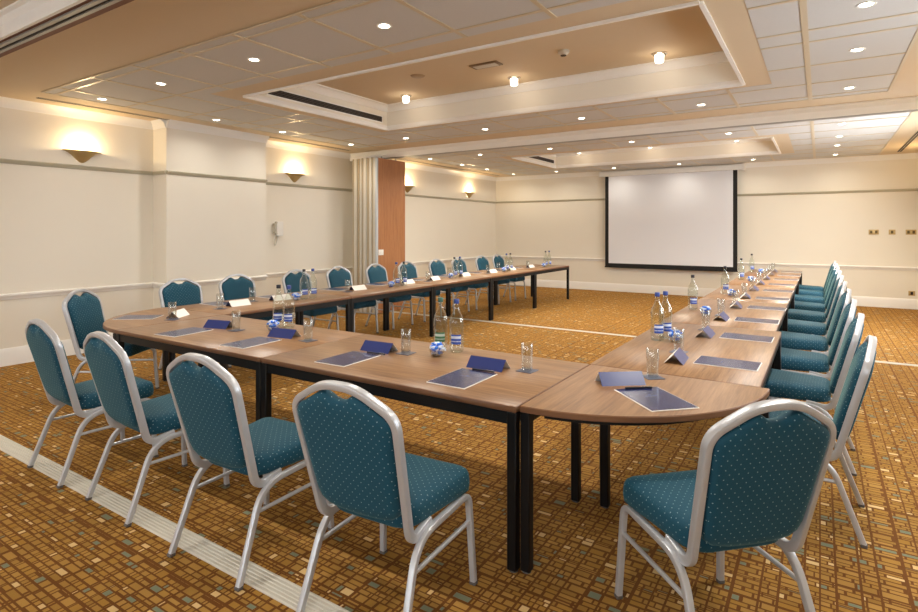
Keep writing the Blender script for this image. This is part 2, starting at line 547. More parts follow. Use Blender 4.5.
# floor tracks: ribbed pale aluminium strips let into the carpet
def floor_track(name, y, w=0.055):
    bm = bmesh.new()
    prof = [(-w, 0.0), (-w, 0.004), (-w + 0.006, 0.007)]
    for k in range(5):
        c = -w + 0.33 * w + k * 0.335 * w
        prof += [(c - 0.12 * w, 0.007), (c - 0.07 * w, 0.0035), (c + 0.07 * w, 0.0035), (c + 0.12 * w, 0.007)]
    prof += [(w - 0.004, 0.007), (w, 0.004), (w, 0.0)]
    strip(bm, prof, (XL + 0.02, y, 0), (XR - 0.02, y, 0))
    return struct(name, bm, plain('track_' + name, srgb(204, 200, 188), 0.45, metal=0.1, var=0.06, vs=3))
floor_track('trim_7', YT1)
floor_track('trim_8', YT2, 0.036)

# cornice, picture rail, dado rail and skirting follow the walls and the chimney breast
path = [(XR, YN), (XR, YB), (XL, YB), (XL, BRY1), (BRX, BRY1), (BRX, BRY0), (XL, BRY0), (XL, YN), (XR, YN)]
def around(name, prof, mat, skip=0.0):
    bm = bmesh.new()
    for (a, b) in zip(path, path[1:]):
        a, b = Vector((a[0], a[1], 0)), Vector((b[0], b[1], 0))
        strip(bm, prof, a, b)
    return struct(name, bm, mat, 30)
around('trim_9', [(0, ZC - 0.10), (0.012, ZC - 0.10), (0.02, ZC - 0.075), (0.045, ZC - 0.03), (0.075, ZC - 0.012), (0.085, ZC), (0, ZC)], M['white_trim'])
around('trim_10', [(0, 2.235), (0.012, 2.238), (0.03, 2.262), (0.034, 2.275), (0.02, 2.285), (0, 2.288)], M['rail'])
around('trim_11', [(0, 0.725), (0.012, 0.73), (0.016, 0.75), (0.032, 0.77), (0.034, 0.785), (0.016, 0.795), (0, 0.797)], M['white_trim'])
skirt = [(0, 0), (0.02, 0), (0.02, 0.15), (0.014, 0.17), (0.008, 0.19), (0, 0.192)]
for nm, segs in (('baseboard_left', (2, 3, 4, 5, 6)), ('baseboard_back', (1,)), ('baseboard_right', (0,)), ('baseboard_front', (7,))):
    bm = bmesh.new()
    for i in segs:
        a, b = path[i], path[i + 1]
        strip(bm, skirt, (a[0], a[1], 0), (b[0], b[1], 0))
    struct(nm, bm, M['white_trim'], 30)

# ------------------------------------------------------------------ unseen windows, added to supply daylight from behind and beside the camera
M['added_pane'] = emit('added_daylight_pane', (0.80, 0.90, 1.0, 1), DAYLIGHT)
def unseen_window(n, x, y, rz, w=1.7, z0=0.95, z1=2.18, pane=None):
    """local +y points into the room"""
    t = bpy.data.objects.new('unseen_window_%d' % n, None); COL.objects.link(t)
    t.location = (x, y, 0); t.rotation_euler = (0, 0, rz); t['kind'] = 'structure'
    bm = bmesh.new(); box(bm, -w / 2, w / 2, 0.003, 0.008, z0, z1); link('pane', bm, pane or M['added_pane'], t, None)
    bm = bmesh.new()
    for a in (-w / 2, 0, w / 2): box(bm, a - 0.035, a + 0.035, 0, 0.04, z0 - 0.03, z1 + 0.03)
    for z in (z0, z1): box(bm, -w / 2, w / 2, 0, 0.039, z - 0.035, z + 0.035)
    link('frame', bm, M['white_trim'], t, None)
    bm = bmesh.new(); box(bm, -w / 2 - 0.1, w / 2 + 0.1, 0, 0.12, z0 - 0.075, z0 - 0.04, 0, 0.006, 2); link('sill', bm, M['white_trim'], t)
for n, x in enumerate((-6.0, -2.9, 0.1)): unseen_window(n + 1, x, YN, 0)
for n, y in enumerate((-2.3, 4.4)): unseen_window(n + 4, XR, y, R(90))
unseen_window(6, XR, 9.3, R(90), pane=emit('added_bright_pane', (0.84, 0.92, 1.0, 1), DAYLIGHT * 2.2))  # brighter added pane, out of view, to whiten the far ceiling at right

# ------------------------------------------------------------------ lamps
ORD = ['first', 'second', 'third', 'fourth', 'fifth', 'sixth', 'seventh', 'eighth', 'ninth', 'tenth', 'eleventh', 'twelfth']

dl_ring = dl_lens = None
def downlight(x, y, label, watts=None, z=ZC - 0.004):
    global dl_ring, dl_lens
    t = thing('downlight', label, 'ceiling light', (x, y, z), 0, 'recessed ceiling downlights')
    if dl_ring is None:
        bm = bmesh.new()
        lathe(bm, [(0.038, -0.002), (0.05, -0.006), (0.056, -0.003), (0.056, 0.003), (0.038, 0.003), (0.038, -0.002)], 24, close_ends=False)
        dl_ring = link('ring', bm, M['white_plastic'], t)
        bm = bmesh.new(); lathe(bm, [(0.0, -0.0045), (0.036, -0.0035), (0.0385, -0.001), (0, -0.001)], 20, close_ends=False)
        dl_lens = link('lens', bm, M['downlight'], t)
    else:
        for p in (dl_ring, dl_lens):
            c = p.copy(); COL.objects.link(c); c.parent = t
    ld = bpy.data.lights.new('downlight_beam', 'AREA')
    ld.shape = 'DISK'; ld.size = 0.09; ld.energy = watts or DOWN_W * (0.3 if x < -6 else 0.28 if y > 12 else 1.0 if y < 8 else 1.9); ld.color = (1.0, 0.94, 0.85) if y < 8 else (1.0, 0.91, 0.77)
    ld.spread = R(150)
    lo = bpy.data.objects.new('downlight_beam', ld); COL.objects.link(lo)
    lo.parent = t; lo.location = (0, 0, -0.015)
    return t

XD = (-6.65, -5.47, -4.03, -2.59, -1.15, 0.25)
def place_x(i): return ['nearest the left wall', 'second from the left wall', 'third from the left wall', 'third from the right wall', 'second from the right wall', 'nearest the right wall'][i]
for (yy, row) in ((3.03, 'row past the near ceiling beam'), (6.92, 'row before the middle ceiling beam'), (9.2, 'row past the middle ceiling beam'), (12.88, 'row in front of the far wall')):
    for i, x in enumerate(XD):
        downlight(x, yy, 'bright downlight in the %s, %s' % (row, place_x(i)))
for (x, side) in ((-6.65, 'left'), (0.25, 'right')):
    for (y, w) in ((4.42, 'near ceiling recess, nearer one'), (5.49, 'near ceiling recess, farther one'), (10.41, 'far ceiling recess, nearer one'), (11.5, 'far ceiling recess, farther one')):
        downlight(x, y, 'small bright downlight %s of the %s' % (side, w))
for y in (-3.2, 0.2):
    for i, x in enumerate((-6.0, -3.2, -0.6)):
        downlight(x, y, 'downlight behind the camera, %s, %s from the left wall' % ('inner row' if y > 0 else 'outer row', ORD[i]), DOWN_W * 0.9)

kl = None
def coffer_lamp(x, y, label):
    global kl
    t = thing('coffer_lamp', label, 'ceiling lamp', (x, y, ZK), 0, 'glass lamps inside the ceiling recesses')
    if kl is None:
        bm = bmesh.new(); lathe(bm, [(0.062, -0.016), (0.075, -0.010), (0.075, 0), (0, 0), (0, -0.016)], 24, close_ends=False)
        a = link('ring', bm, M['chrome'], t)
        bm = bmesh.new(); lathe(bm, [(0, -0.10), (0.030, -0.095), (0.040, -0.088), (0.044, -0.072), (0.046, -0.016), (0, -0.016)], 24, close_ends=False)
        b = link('glass_shade', bm, M['lampglass'], t)
        kl = (a, b)
    else:
        for p in kl:
            c = p.copy(); COL.objects.link(c); c.parent = t
    for nm, typ, dz, e in (('lamp_glow', 'POINT', -0.17, COFFER_W),):
        ld = bpy.data.lights.new(nm, typ); ld.energy = e; ld.color = (1.0, 0.82, 0.62); ld.shadow_soft_size = 0.05
        lo = bpy.data.objects.new(nm, ld); COL.objects.link(lo); lo.parent = t; lo.location = (0, 0, dz)
for (y, w) in ((5.82, 'near ceiling recess'), (11.75, 'far ceiling recess')):
    for x, s in ((-4.60, 'left one'), (-3.0, 'middle one'), (-1.36, 'right one')):
        coffer_lamp(x if y < 8 else x + (0.15, 0.07, 0.03)[('left one', 'middle one', 'right one').index(s)], y, 'glowing glass lamp in the %s, %s of its row' % (w, s))

# wall uplighters: brass half bowls
sc_parts = None
def sconce(x, y, rz, label):
    """local +y points out of the wall"""
    global sc_parts
    t = thing('wall_uplighter', label, 'wall light', (x, y, 2.315), rz, 'brass wall uplighters')
    if sc_parts is None:
        bm = bmesh.new()
        prof = [(1.0, 0.165), (0.86, 0.157), (0.70, 0.138), (0.53, 0.104), (0.37, 0.062), (0.22, 0.026), (0.10, 0.005), (0.02, 0.0)]
        n = 20
        rings = []
        for off in (0.0, 0.006):
            for (s, z) in prof:
                rr = max(0.0, s - off * 4)
                rings.append([bm.verts.new((0.215 * rr * math.cos(math.pi * k / n), 0.004 + 0.13 * rr * math.sin(math.pi * k / n), z * .83 + off)) for k in range(n + 1)])
        m_ = len(prof)
        for base in (0, m_):
            for i in range(m_ - 1):
                for k in range(n):
                    bm.faces.new((rings[base + i][k], rings[base + i][k + 1], rings[base + i + 1][k + 1], rings[base + i + 1][k]))
        for k in range(n):
            bm.faces.new((rings[0][k], rings[0][k + 1], rings[m_][k + 1], rings[m_][k]))
        a = link('bowl', bm, M['brass'], t)
        bm = bmesh.new(); box(bm, -0.05, 0.05, 0.0, 0.008, 0.04, 0.12, 0, 0.003)
        b = link('backplate', bm, M['brass'], t)
        bm = bmesh.new(); lathe(bm, [(0, 0.085), (0.012, 0.087), (0.015, 0.095), (0.015, 0.118), (0.01, 0.128), (0, 0.13)], 16, cy=0.036, close_ends=False)
        c = link('bulb', bm, M['bulb'], t)
        sc_parts = (a, b, c)
    else:
        for p in sc_parts:
            c = p.copy(); COL.objects.link(c); c.parent = t
    ld = bpy.data.lights.new('uplight', 'POINT'); ld.energy = SCONCE_W; ld.color = (1.0, 0.74, 0.42); ld.shadow_soft_size = 0.025
    lo = bpy.data.objects.new('uplight', ld); COL.objects.link(lo); lo.parent = t; lo.location = (0, 0.07, 0.17)
for y, w in ((3.21, 'near end of the left wall, before the chimney breast'), (6.48, 'left wall between chimney breast and folding partition'),
             (9.59, 'left wall just past the folding partition'), (12.14, 'left wall closest to the far corner')):
    sconce(XL, y, R(-90), 'brass uplighter glowing on the ' + w)
for y, w in ((12.14, 'closest to the far corner'), (6.48, 'halfway along')):
    sconce(XR, y, R(90), 'brass half-bowl uplighter glowing on the right wall, ' + w)

# ------------------------------------------------------------------ fixtures on ceiling and walls
def grille(x, y0, y1, label):
    t = thing('air_vent', label, 'vent', (x, (y0 + y1) / 2, 3.03), 0)
    L = (y1 - y0) / 2
    bm = bmesh.new(); box(bm, 0.0, 0.004, -L, L, 0.0, 0.075, 0)
    link('backing', bm, M['black_slot'], t, None)
    bm = bmesh.new()
    box(bm, 0, 0.012, -L - 0.012, L + 0.012, 0.075, 0.087); box(bm, 0, 0.012, -L - 0.012, L + 0.012, -0.012, 0.0)
    box(bm, 0, 0.012, -L - 0.012, -L, 0, 0.075); box(bm, 0, 0.012, L, L + 0.012, 0, 0.075)
    link('frame', bm, M['white_trim'], t, None)
    bm = bmesh.new()
    for k in range(3):
        z = 0.018 + k * 0.02
        box(bm, 0.004, 0.010, -L, L, z - 0.002, z + 0.002)
    s = link('louvre', bm, plain('bronze_louvre', srgb(74, 58, 46), 0.4), t, None)
grille(COFFERS[0][0], 4.10, 6.05, 'long dark air vent in the left side of the near ceiling recess')
grille(COFFERS[1][0], 10.3, 11.98, 'long dark air vent in the left side of the far ceiling recess')

t = thing('smoke_detector', 'small round smoke detector in the near ceiling recess beside the right-hand lamp', 'smoke detector', (-2.14, 5.22, ZK))
bm = bmesh.new(); lathe(bm, [(0.03, -0.045), (0.04, -0.03), (0.055, -0.022), (0.058, 0), (0, 0)], 24, close_ends=False); link('housing', bm, M['beige_panel'], t)
bm = bmesh.new(); lathe(bm, [(0, -0.05), (0.028, -0.05), (0.03, -0.042), (0.0, -0.04)], 20, close_ends=False); link('sensor', bm, M['black_slot'], t)

t = thing('emergency_light', 'rectangular framed emergency light on the near ceiling recess', 'emergency light', (-3.02, 5.2, ZK))
bm = bmesh.new(); box(bm, -0.17, 0.17, -0.075, 0.075, -0.014, 0, 0, 0.004, 2); link('housing', bm, plain('tan_housing', srgb(128, 104, 76), 0.5), t)
bm = bmesh.new(); box(bm, -0.135, 0.135, -0.048, 0.048, -0.019, -0.0135, 0, 0.002); link('diffuser', bm, M['beige_panel'], t)
o = link('ceiling_disc', (lambda b: (lathe(b, [(0, -0.012), (0.07, -0.012), (0.085, 0), (0, 0)], 28, close_ends=False), b)[1])(bmesh.new()), plain('tan_disc', srgb(172, 146, 112), 0.5))
o.location = (-3.9, 5.15, ZK)
tag(o, 'flat round tan disc on the near ceiling recess beside the left-hand lamp', 'ceiling disc')

# projector screen
YS = 13.40
t = thing('projection_screen', 'white pull-down projection screen with black border on the far wall', 'projector screen', (-2.955, YS, 0))
bm = bmesh.new(); box(bm, -1.56, 1.56, -0.045, 0.06, 2.80, 2.92, 0, 0.012, 3); link('case', bm, M['white_plastic'], t)
for s in (-1, 1):
    bm = bmesh.new(); box(bm, s * 1.575 - 0.03, s * 1.575 + 0.03, -0.05, 0.148, 2.79, 2.925, 0, 0.006, 2); link('end_cap', bm, M['white_plastic'], t)
bm = bmesh.new()
W, Z0, Z1 = 1.455, 0.62, 2.80
box(bm, -W, W, -0.002, 0.002, Z0, Z1); link('border', bm, M['black_cloth'], t, None)
bm = bmesh.new(); box(bm, -W + 0.085, W - 0.085, -0.0045, -0.002, Z0 + 0.075, Z1 - 0.002); link('white_surface', bm, M['screen'], t, None)
bm = bmesh.new(); box(bm, -W - 0.01, W + 0.01, -0.012, 0.012, Z0 - 0.03, Z0, 0, 0.006, 2); link('bottom_bar', bm, M['black_metal'], t)

# folding partition stacked against the left wall
t = thing('folding_partition', 'folding wall panels stacked at the left wall, cherry wood face outwards', 'partition', (0, YT2, 0))
xs = -7.19
for k in range(5):
    x0 = xs + k * 0.118
    bm = bmesh.new()
    box(bm, x0 + 0.004, x0 + 0.108, -0.40, 0.40, 0.012, 2.79, 0, 0.004)
    box(bm, x0 + 0.012, x0 + (0.036, 0.06, 0.03, 0.05, 0.03)[k], -0.408, -0.40, 0.012, 2.79, 1)
    p = link('panel', bm, [M['beige_panel'], plain('panel_groove_%d' % k, srgb(176, 160, 132), 0.5)], t, None)
    for yy in (-0.2, 0.2):
        bm = bmesh.new(); lathe(bm, [(0.012, 2.78), (0.012, 2.83)], 10, cx=x0 + 0.055, cy=yy); link('hanger', bm, M['grey_metal'], p)
XF = xs + 4 * 0.118 + 0.108
bm = bmesh.new(); box(bm, XF, XF + 0.012, -0.37, 0.40, 0.012, 2.785); link('wood_face', bm, M['panel_wood'], t, None)
bm = bmesh.new(); box(bm, XF - 0.02, XF + 0.016, -0.412, -0.37, 0.012, 2.79, 0, 0.004, 2); link('edge_trim', bm, M['seal'], t)
t = thing('light_switch', 'small white square switch on the wooden face of the folding partition', 'light switch', (XF + 0.012, YT2 - 0.30, 1.10))
bm = bmesh.new(); box(bm, 0, 0.012, -0.065, 0.065, -0.05, 0.05, 0, 0.003, 2); link('plate', bm, M['white_plastic'], t)
bm = bmesh.new(); box(bm, 0.012, 0.017, -0.02, 0.02, -0.025, 0.025, 0, 0.003); link('rocker', bm, M['white_plastic'], t)

# wall phone
t = thing('wall_phone', 'white telephone hung on the left wall beside the chimney breast', 'telephone', (XL, 6.12, 1.40))
bm = bmesh.new(); box(bm, 0, 0.045, -0.035, 0.10, 0.0, 0.24, 0, 0.012, 3); link('body', bm, M['white_plastic'], t)
bm = bmesh.new()
sweep(bm, fillet([(0.075, -0.07, 0.03), (0.055, -0.07, 0.06), (0.06, -0.07, 0.13), (0.055, -0.07, 0.20), (0.075, -0.07, 0.235)], [0, .03, .05, .03, 0]), rprof(0.02, 0.014), (0, 1, 0))
box(bm, 0.0, 0.05, -0.09, -0.035, 0.05, 0.075, 0, 0.004); box(bm, 0.0, 0.05, -0.09, -0.035, 0.185, 0.21, 0, 0.004)
link('handset', bm, plain('grey_handset', srgb(190, 184, 170), 0.4), t)
bm = bmesh.new()
sweep(bm, fillet([(0.03, -0.06, 0.04), (0.03, -0.075, -0.08), (0.03, -0.06, -0.17), (0.03, -0.02, -0.08), (0.03, 0.0, 0.01)], [0, .05, .04, .05, 0]), rprof(0.006, 0.006), (1, 0, 0))
link('cord', bm, M['beige_panel'], t)

# brass plates on the far wall
def plate(x, z, w, h, ngang, label, kind):
    t = thing(kind, label, 'wall plate', (x, YB, z))
    bm = bmesh.new(); box(bm, -w / 2, w / 2, -0.012, 0, -h / 2, h / 2, 0, 0.004, 2); link('plate', bm, M['brass'], t)
    for k in range(ngang):
        cx = (k - (ngang - 1) / 2) * w / ngang
        bm = bmesh.new(); box(bm, cx - 0.02, cx + 0.02, -0.018, -0.011, -0.028, 0.028, 0, 0.003); link('insert', bm, M['black_slot'] if kind == 'wall_socket' else plain('dark_brass', srgb(96, 80, 46), 0.4, metal=0.5), t)
plate(0.88, 1.46, 0.16, 0.095, 2, 'brass double plate on the far wall, leftmost of three in a line', 'switch_plate')
plate(1.165, 1.46, 0.105, 0.095, 1, 'brass single plate on the far wall, middle of three in a line', 'switch_plate')
plate(1.45, 1.46, 0.16, 0.095, 2, 'brass double plate on the far wall, rightmost of three in a line', 'switch_plate')
plate(1.46, 0.30, 0.10, 0.09, 1, 'brass socket low on the far wall just above the skirting', 'wall_socket')

# ------------------------------------------------------------------ tables
ZT = 0.73
LEGW = 0.045
def table_leg(x, y, parent, foot_sub=True):
    bm = bmesh.new(); box(bm, x - LEGW / 2, x + LEGW / 2, y - LEGW / 2, y + LEGW / 2, 0.006, ZT - 0.028, 0, 0.004)
    l = link('leg', bm, M['black_metal'], parent)
    bm = bmesh.new(); lathe(bm, [(0, 0), (0.02, 0), (0.02, 0.008), (0.012, 0.014), (0, 0.014)], 14, cx=x, cy=y, close_ends=False)
    link('foot', bm, M['dark_rubber'], l)

def top_mesh(bm, poly):
    """tabletop with a softened edge: poly counter-clockwise"""
    n = len(poly)
    P = [Vector((x, y, 0)) for x, y in poly]
    nor = []
    for i in range(n):
        a, b, c = P[i - 1], P[i], P[(i + 1) % n]
        e1, e2 = (b - a).normalized(), (c - b).normalized()
        n1, n2 = Vector((e1.y, -e1.x, 0)), Vector((e2.y, -e2.x, 0))
        m = (n1 + n2).normalized(); nor.append(m / max(0.5, m.dot(n1)))
    lv = [(-0.003, ZT - 0.028), (0.0, ZT - 0.025), (0.0, ZT - 0.004), (-0.004, ZT)]
    rings = [[bm.verts.new(P[i] + nor[i] * o + Vector((0, 0, z))) for i in range(n)] for o, z in lv]
    for A, B in zip(rings, rings[1:]):
        for i in range(n):
            f = bm.faces.new((A[i], A[(i + 1) % n], B[(i + 1) % n], B[i])); f.material_index = 1
    f = bm.faces.new(rings[-1]); f.material_index = 0
    f = bm.faces.new(list(reversed(rings[0]))); f.material_index = 1

def rect_table(cx, cy, L, Wd, rz, label, group, shift={}):
    """local x = length"""
    t = thing('conference_table', label, 'table', (cx, cy, 0), rz, group)
    a, b = L / 2 - 0.003, Wd / 2
    bm = bmesh.new(); top_mesh(bm, [(-a, -b), (a, -b), (a, b), (-a, b)])
    link('tabletop', bm, [M['table_wood'], M['table_edge']], t, 50)
    bm = bmesh.new()
    z0, z1 = ZT - 0.085, ZT - 0.028
    for s in (-1, 1):
        box(bm, -a + 0.02, a - 0.02, s * (b - 0.022) - 0.012, s * (b - 0.022) + 0.012, z0, z1)
        box(bm, s * (a - 0.03) - 0.012, s * (a - 0.03) + 0.012, -b + 0.04, b - 0.04, z0, z1)
    link('apron', bm, M['black_metal'], t, None)
    for sx in (-1, 1):
        for sy in (-1, 1):
            dx, dy = shift.get((sx, sy), (0, 0))
            table_leg(sx * (a - 0.0235) + dx, sy * (b - 0.0235) + dy, t)
    return t

def quarter_table(cx, cy, rad, a0, label):
    """quarter disc centred at (cx,cy), spanning a0..a0+90 degrees"""
    t = thing('corner_table', label, 'table', (cx, cy, 0), R(a0), 'quarter-round corner tables')
    n = 28
    r = rad - 0.002
    poly = [(0.003, 0.003), (r, 0.003)] + [(r * math.cos(R(90) * k / n), r * math.sin(R(90) * k / n)) for k in range(1, n)] + [(0.003, r)]
    bm = bmesh.new(); top_mesh(bm, poly)
    link('tabletop', bm, [M['table_wood'], M['table_edge']], t, 35)
    bm = bmesh.new()
    z0, z1 = ZT - 0.075, ZT - 0.028
    box(bm, 0.03, rad - 0.06, 0.02, 0.042, z0, z1); box(bm, 0.02, 0.042, 0.03, rad - 0.06, z0, z1)
    p = [Vector(((rad - 0.12) * math.cos(R(5 + 80 * k / n)), (rad - 0.12) * math.sin(R(5 + 80 * k / n)), (z0 + z1) / 2)) for k in range(n + 1)]
    sweep(bm, p, [(0.0235, 0.01), (-0.0235, 0.01), (-0.0235, -0.01), (0.0235, -0.01)], (0, 0, 1))
    link('apron', bm, M['black_metal'], t, None)
    for x, y in ((0.13, 0.13), (rad - 0.026, 0.026), (0.026, rad - 0.026)):
        table_leg(x, y, t)
    return t

NY0, NY1 = 2.172, 3.10
XA, XB, XC = -4.56, -2.83, -1.108
TG = 'rectangular tables of the U-shaped layout'
rect_table((XB + XC) / 2, (NY0 + NY1) / 2, XC - XB, NY1 - NY0, 0, 'walnut table at the front of the U beside the right-hand corner table', TG, {(1, 1): (0, -0.13)})
rect_table((XA + XB) / 2, (NY0 + NY1) / 2, XB - XA, NY1 - NY0, 0, 'walnut table at the front of the U beside the left-hand corner table', TG)
quarter_table(XC, NY1, 0.905, -90, 'quarter-round walnut corner table nearest the camera at the right')
quarter_table(XA, NY1, NY1 - NY0, 180, 'quarter-round walnut corner table at the far left of the front row')
LY = [3.10, 4.75, 6.40, 8.06, 9.75, 11.45]
for i, (y0, y1) in enumerate(zip(LY, LY[1:])):
    rect_table(XA - 0.45, (y0 + y1) / 2, y1 - y0, 0.90, R(90), 'walnut table in the left row along the wall, %s from the corner' % ORD[i], TG)
RY = [3.10, 4.88, 6.75, 8.65, 10.5, 12.3]
for i, (y0, y1) in enumerate(zip(RY, RY[1:])):
    rect_table(-0.68 if i == 0 else -0.707, (y0 + y1) / 2, y1 - y0, 0.87 if i == 0 else 0.85, R(90), 'walnut table in the right row, %s from the near corner table' % ORD[i], TG, {(-1, 1): (0.17, 0)} if i == 0 else {})

# ------------------------------------------------------------------ chairs
def ylean(z):
    if z < 0.865: return -0.165 + (z - 0.40) * (-0.290 + 0.165) / (0.865 - 0.40)
    return -0.290 + (z - 0.865) * (-0.021) / 0.08

def make_chair(label):
    """faces local +y; origin on the floor midway between front and rear feet"""
    t = thing('banquet_chair', label, 'chair')
    fm = M['frame_metal']
    # leg frames, cut into front leg, seat rail and rear leg
    for s in (-1, 1):
        pts = fillet([(s * .236, .272, .008), (s * .222, .25, .392), (s * .216, -.135, .378), (s * .236, -.272, .008)], [0, .055, .11, 0], 7)
        i1, i2 = 8, 9
        pf = rprof(0.0125, 0.0125, 0.16)
        for nm, seg in (('leg', pts[:9]), ('seat_rail', pts[8:10]), ('leg', pts[9:])):
            bm = bmesh.new(); sweep(bm, [Vector(p) for p in seg], pf, (1, 0, 0)); l = link(nm, bm, fm, t)
            if nm == 'leg':
                e = seg[0] if seg[0].z < seg[-1].z else seg[-1]
                bm = bmesh.new(); box(bm, e.x - .014, e.x + .014, e.y - .014, e.y + .014, 0, .016, 0, .003); link('foot_cap', bm, M['dark_rubber'], l)
        bm = bmesh.new()
        sweep(bm, [Vector((s * .2265, .258, .275)), Vector((s * .2215, -.172, .275))], rprof(.0085, .0085, .45), (1, 0, 0)); link('stretcher', bm, fm, t)
    # back loop
    L = [(-.198, -.02, .395), (-.203, ylean(.375) + .0, .372), (-.231, ylean(.852), .862), (-.075, ylean(.948), .950), (.075, ylean(.948), .950), (.231, ylean(.852), .862), (.203, ylean(.375), .372), (.198, -.02, .395)]
    p = fillet(L, [0, .06, .055, .06, .06, .055, .06, 0], 8)
    bm = bmesh.new(); sweep(bm, p, rprof(0.0125, 0.017, 0.18), (1, 0, 0)); link('back_frame', bm, fm, t)
    # upholstered back
    def outline():
        half = [(.0, .440), (.09, .444), (.145, .455), (.174, .476), (.188, .51), (.197, .60), (.206, .72), (.214, .81), (.213, .838), (.203, .856), (.16, .880), (.115, .905), (.088, .921), (.066, .925), (.050, .916), (.03, .903), (.0, .899)]
        return half + [(-x, z) for x, z in reversed(half[1:-1])]
    O = outline()
    bm = bmesh.new()
    def ring(k, dy):
        c = (0, .66)
        out = []
        for x, z in O:
            zz = c[1] + (z - c[1]) * k
            xx = x * k
            out.append(bm.verts.new((xx, ylean(zz) + dy, zz)))
        return out
    rings = [ring(.80, -.030), ring(.90, -.027), ring(.97, -.019), ring(1.0, -.006), ring(1.0, .010), ring(.975, .026), ring(.90, .038), ring(.78, .044)]
    n = len(O)
    for A, B in zip(rings, rings[1:]):
        for i in range(n): bm.faces.new((A[i], A[(i + 1) % n], B[(i + 1) % n], B[i]))
    bm.faces.new(rings[0]); bm.faces.new(rings[-1])
    link('backrest', bm, M['fab_back'], t, 60)
    # seat cushion
    def sq(k, inset):
        pts = []
        corners = [(.192 - inset, -.175 + inset, 180 + 90, .05), (.228 - inset, .268 - inset, 0, .055)]
        for (x, y, a, r) in ((.196 - inset, -.150 + inset, 270, .085), (.230 - inset, .278 - inset, 0, .05), (-.230 + inset, .278 - inset, 90, .05), (-.196 + inset, -.150 + inset, 180, .085)):
            r = max(.012, r - inset * .5)
            cx = x - math.copysign(r, x); cy = y - math.copysign(r, y)
            for j in range(7):
                th = R(a + 15 * j)
                pts.append((cx + r * math.cos(th), cy + r * math.sin(th)))
        return pts
    bm = bmesh.new()
    rings = []
    for inset, z in ((.03, .398), (.010, .401), (.0, .410), (-.003, .435), (.0, .464), (.006, .478), (.018, .488), (.05, .495), (.10, .499)):
        rings.append([bm.verts.new((x, y, z + (.008 * max(0, y / .27) if z > .45 else 0) - .0)) for x, y in sq(1, inset)])
    n = len(rings[0])
    for A, B in zip(rings, rings[1:]):
        for i in range(n): bm.faces.new((A[i], A[(i + 1) % n], B[(i + 1) % n], B[i]))
    bm.faces.new(rings[0]); bm.faces.new(rings[-1])
    link('seat', bm, M['fab_seat'], t, 60)
    return t

CH = []
near = [(-3.95, 1.476, -2.8, 'teal banquet chair leftmost of the near row, back to the camera'),
        (-3.18, 1.474, -2.9, 'teal banquet chair second from the left in the near row, back to the camera'),
        (-2.27, 1.445, 2.2, 'teal banquet chair third from the left in the near row, seen beside the table seam'),
        (-1.43, 1.46, 4.0, 'teal dotted banquet chair rightmost of the near row, large in front of the front table')]
proto = None
def chair(x, y, ang, label, group):
    global proto
    if proto is None:
        proto = make_chair(label); proto.location = (x, y, 0); proto.rotation_euler = (0, 0, R(ang)); proto['group'] = group
        return proto
    return dup(proto, (x, y, 0), R(ang), label, group)
for x, y, a, lab in near:
    d = Vector((-math.sin(R(a)), math.cos(R(a))))
    chair(x + d.x * .272, y + d.y * .272, a, lab, 'chairs along the front of the U')
chair(-0.331, 2.24, 45, 'teal dotted banquet chair in the right foreground facing the round corner table', 'chairs at the corner tables')
chair(-5.36, 2.535, -57, 'teal banquet chair at the far left facing the round corner table', 'chairs at the corner tables')
LC = [3.52, 4.23, 5.16, 5.94, 6.77, 7.57, 8.45, 9.2, 10.09, 10.8]
for i, y in enumerate(LC):
    chair(-5.68, y, -90 + random.uniform(-2, 2), 'teal banquet chair by the left wall, %s from the corner table' % ORD[i], 'chairs along the left row')
RC = [3.50, 4.42, 5.30, 6.20, 7.10, 8.05, 9.0, 9.95, 10.9, 11.75]
for i, y in enumerate(RC):
    chair(-0.09, y, 90 + random.uniform(-2, 2), 'teal banquet chair along the right table row, %s from the near end' % ORD[i], 'chairs along the right row')

# ------------------------------------------------------------------ things on the tables
Z = ZT
pad0 = None
def pad(x, y, rz, label, group):
    """local y = long side, pointing away from the sitter"""
    global pad0
    if pad0 is None:
        t = thing('writing_pad', label, 'notepad', (x, y, Z), rz, group)
        bm = bmesh.new(); box(bm, -.114, .114, -.165, .165, 0, .004, 0, .0006); link('paper', bm, M['paper'], t, None)
        bm = bmesh.new(); box(bm, -.1095, .1095, -.160, .1625, .004, .0052); link('cover', bm, M['pad_cover'], t, None)
        pad0 = t
        return t
    return dup(pad0, (x, y, Z), rz, label, group)
tent0 = None
def tent(x, y, rz, label, group):
    """ridge along local x; navy side towards local -y (the sitter), white side towards the room"""
    global tent0
    if tent0 is None:
        t = thing('tent_card', label, 'tent card', (x, y, Z), rz, group)
        L, h, w, th = .112, .057, .054, .0016
        bm = bmesh.new()
        for (s, nm, m) in ((-1, 'navy_side', M['navy_card']), (1, 'white_side', M['paper'])):
            bm = bmesh.new()
            pts = [(s * w, 0), (0, h), (0, h - th * 2.0), (s * (w - th * 1.2), 0)]
            lo = [bm.verts.new((-L, a, b)) for a, b in pts]; hi = [bm.verts.new((L, a, b)) for a, b in pts]
            for k in range(4): bm.faces.new((lo[k], lo[(k + 1) % 4], hi[(k + 1) % 4], hi[k]))
            bm.faces.new(lo); bm.faces.new(hi)
            link(nm, bm, m, t, None)
        tent0 = t
        return t
    return dup(tent0, (x, y, Z), rz, label, group)
coast0 = None
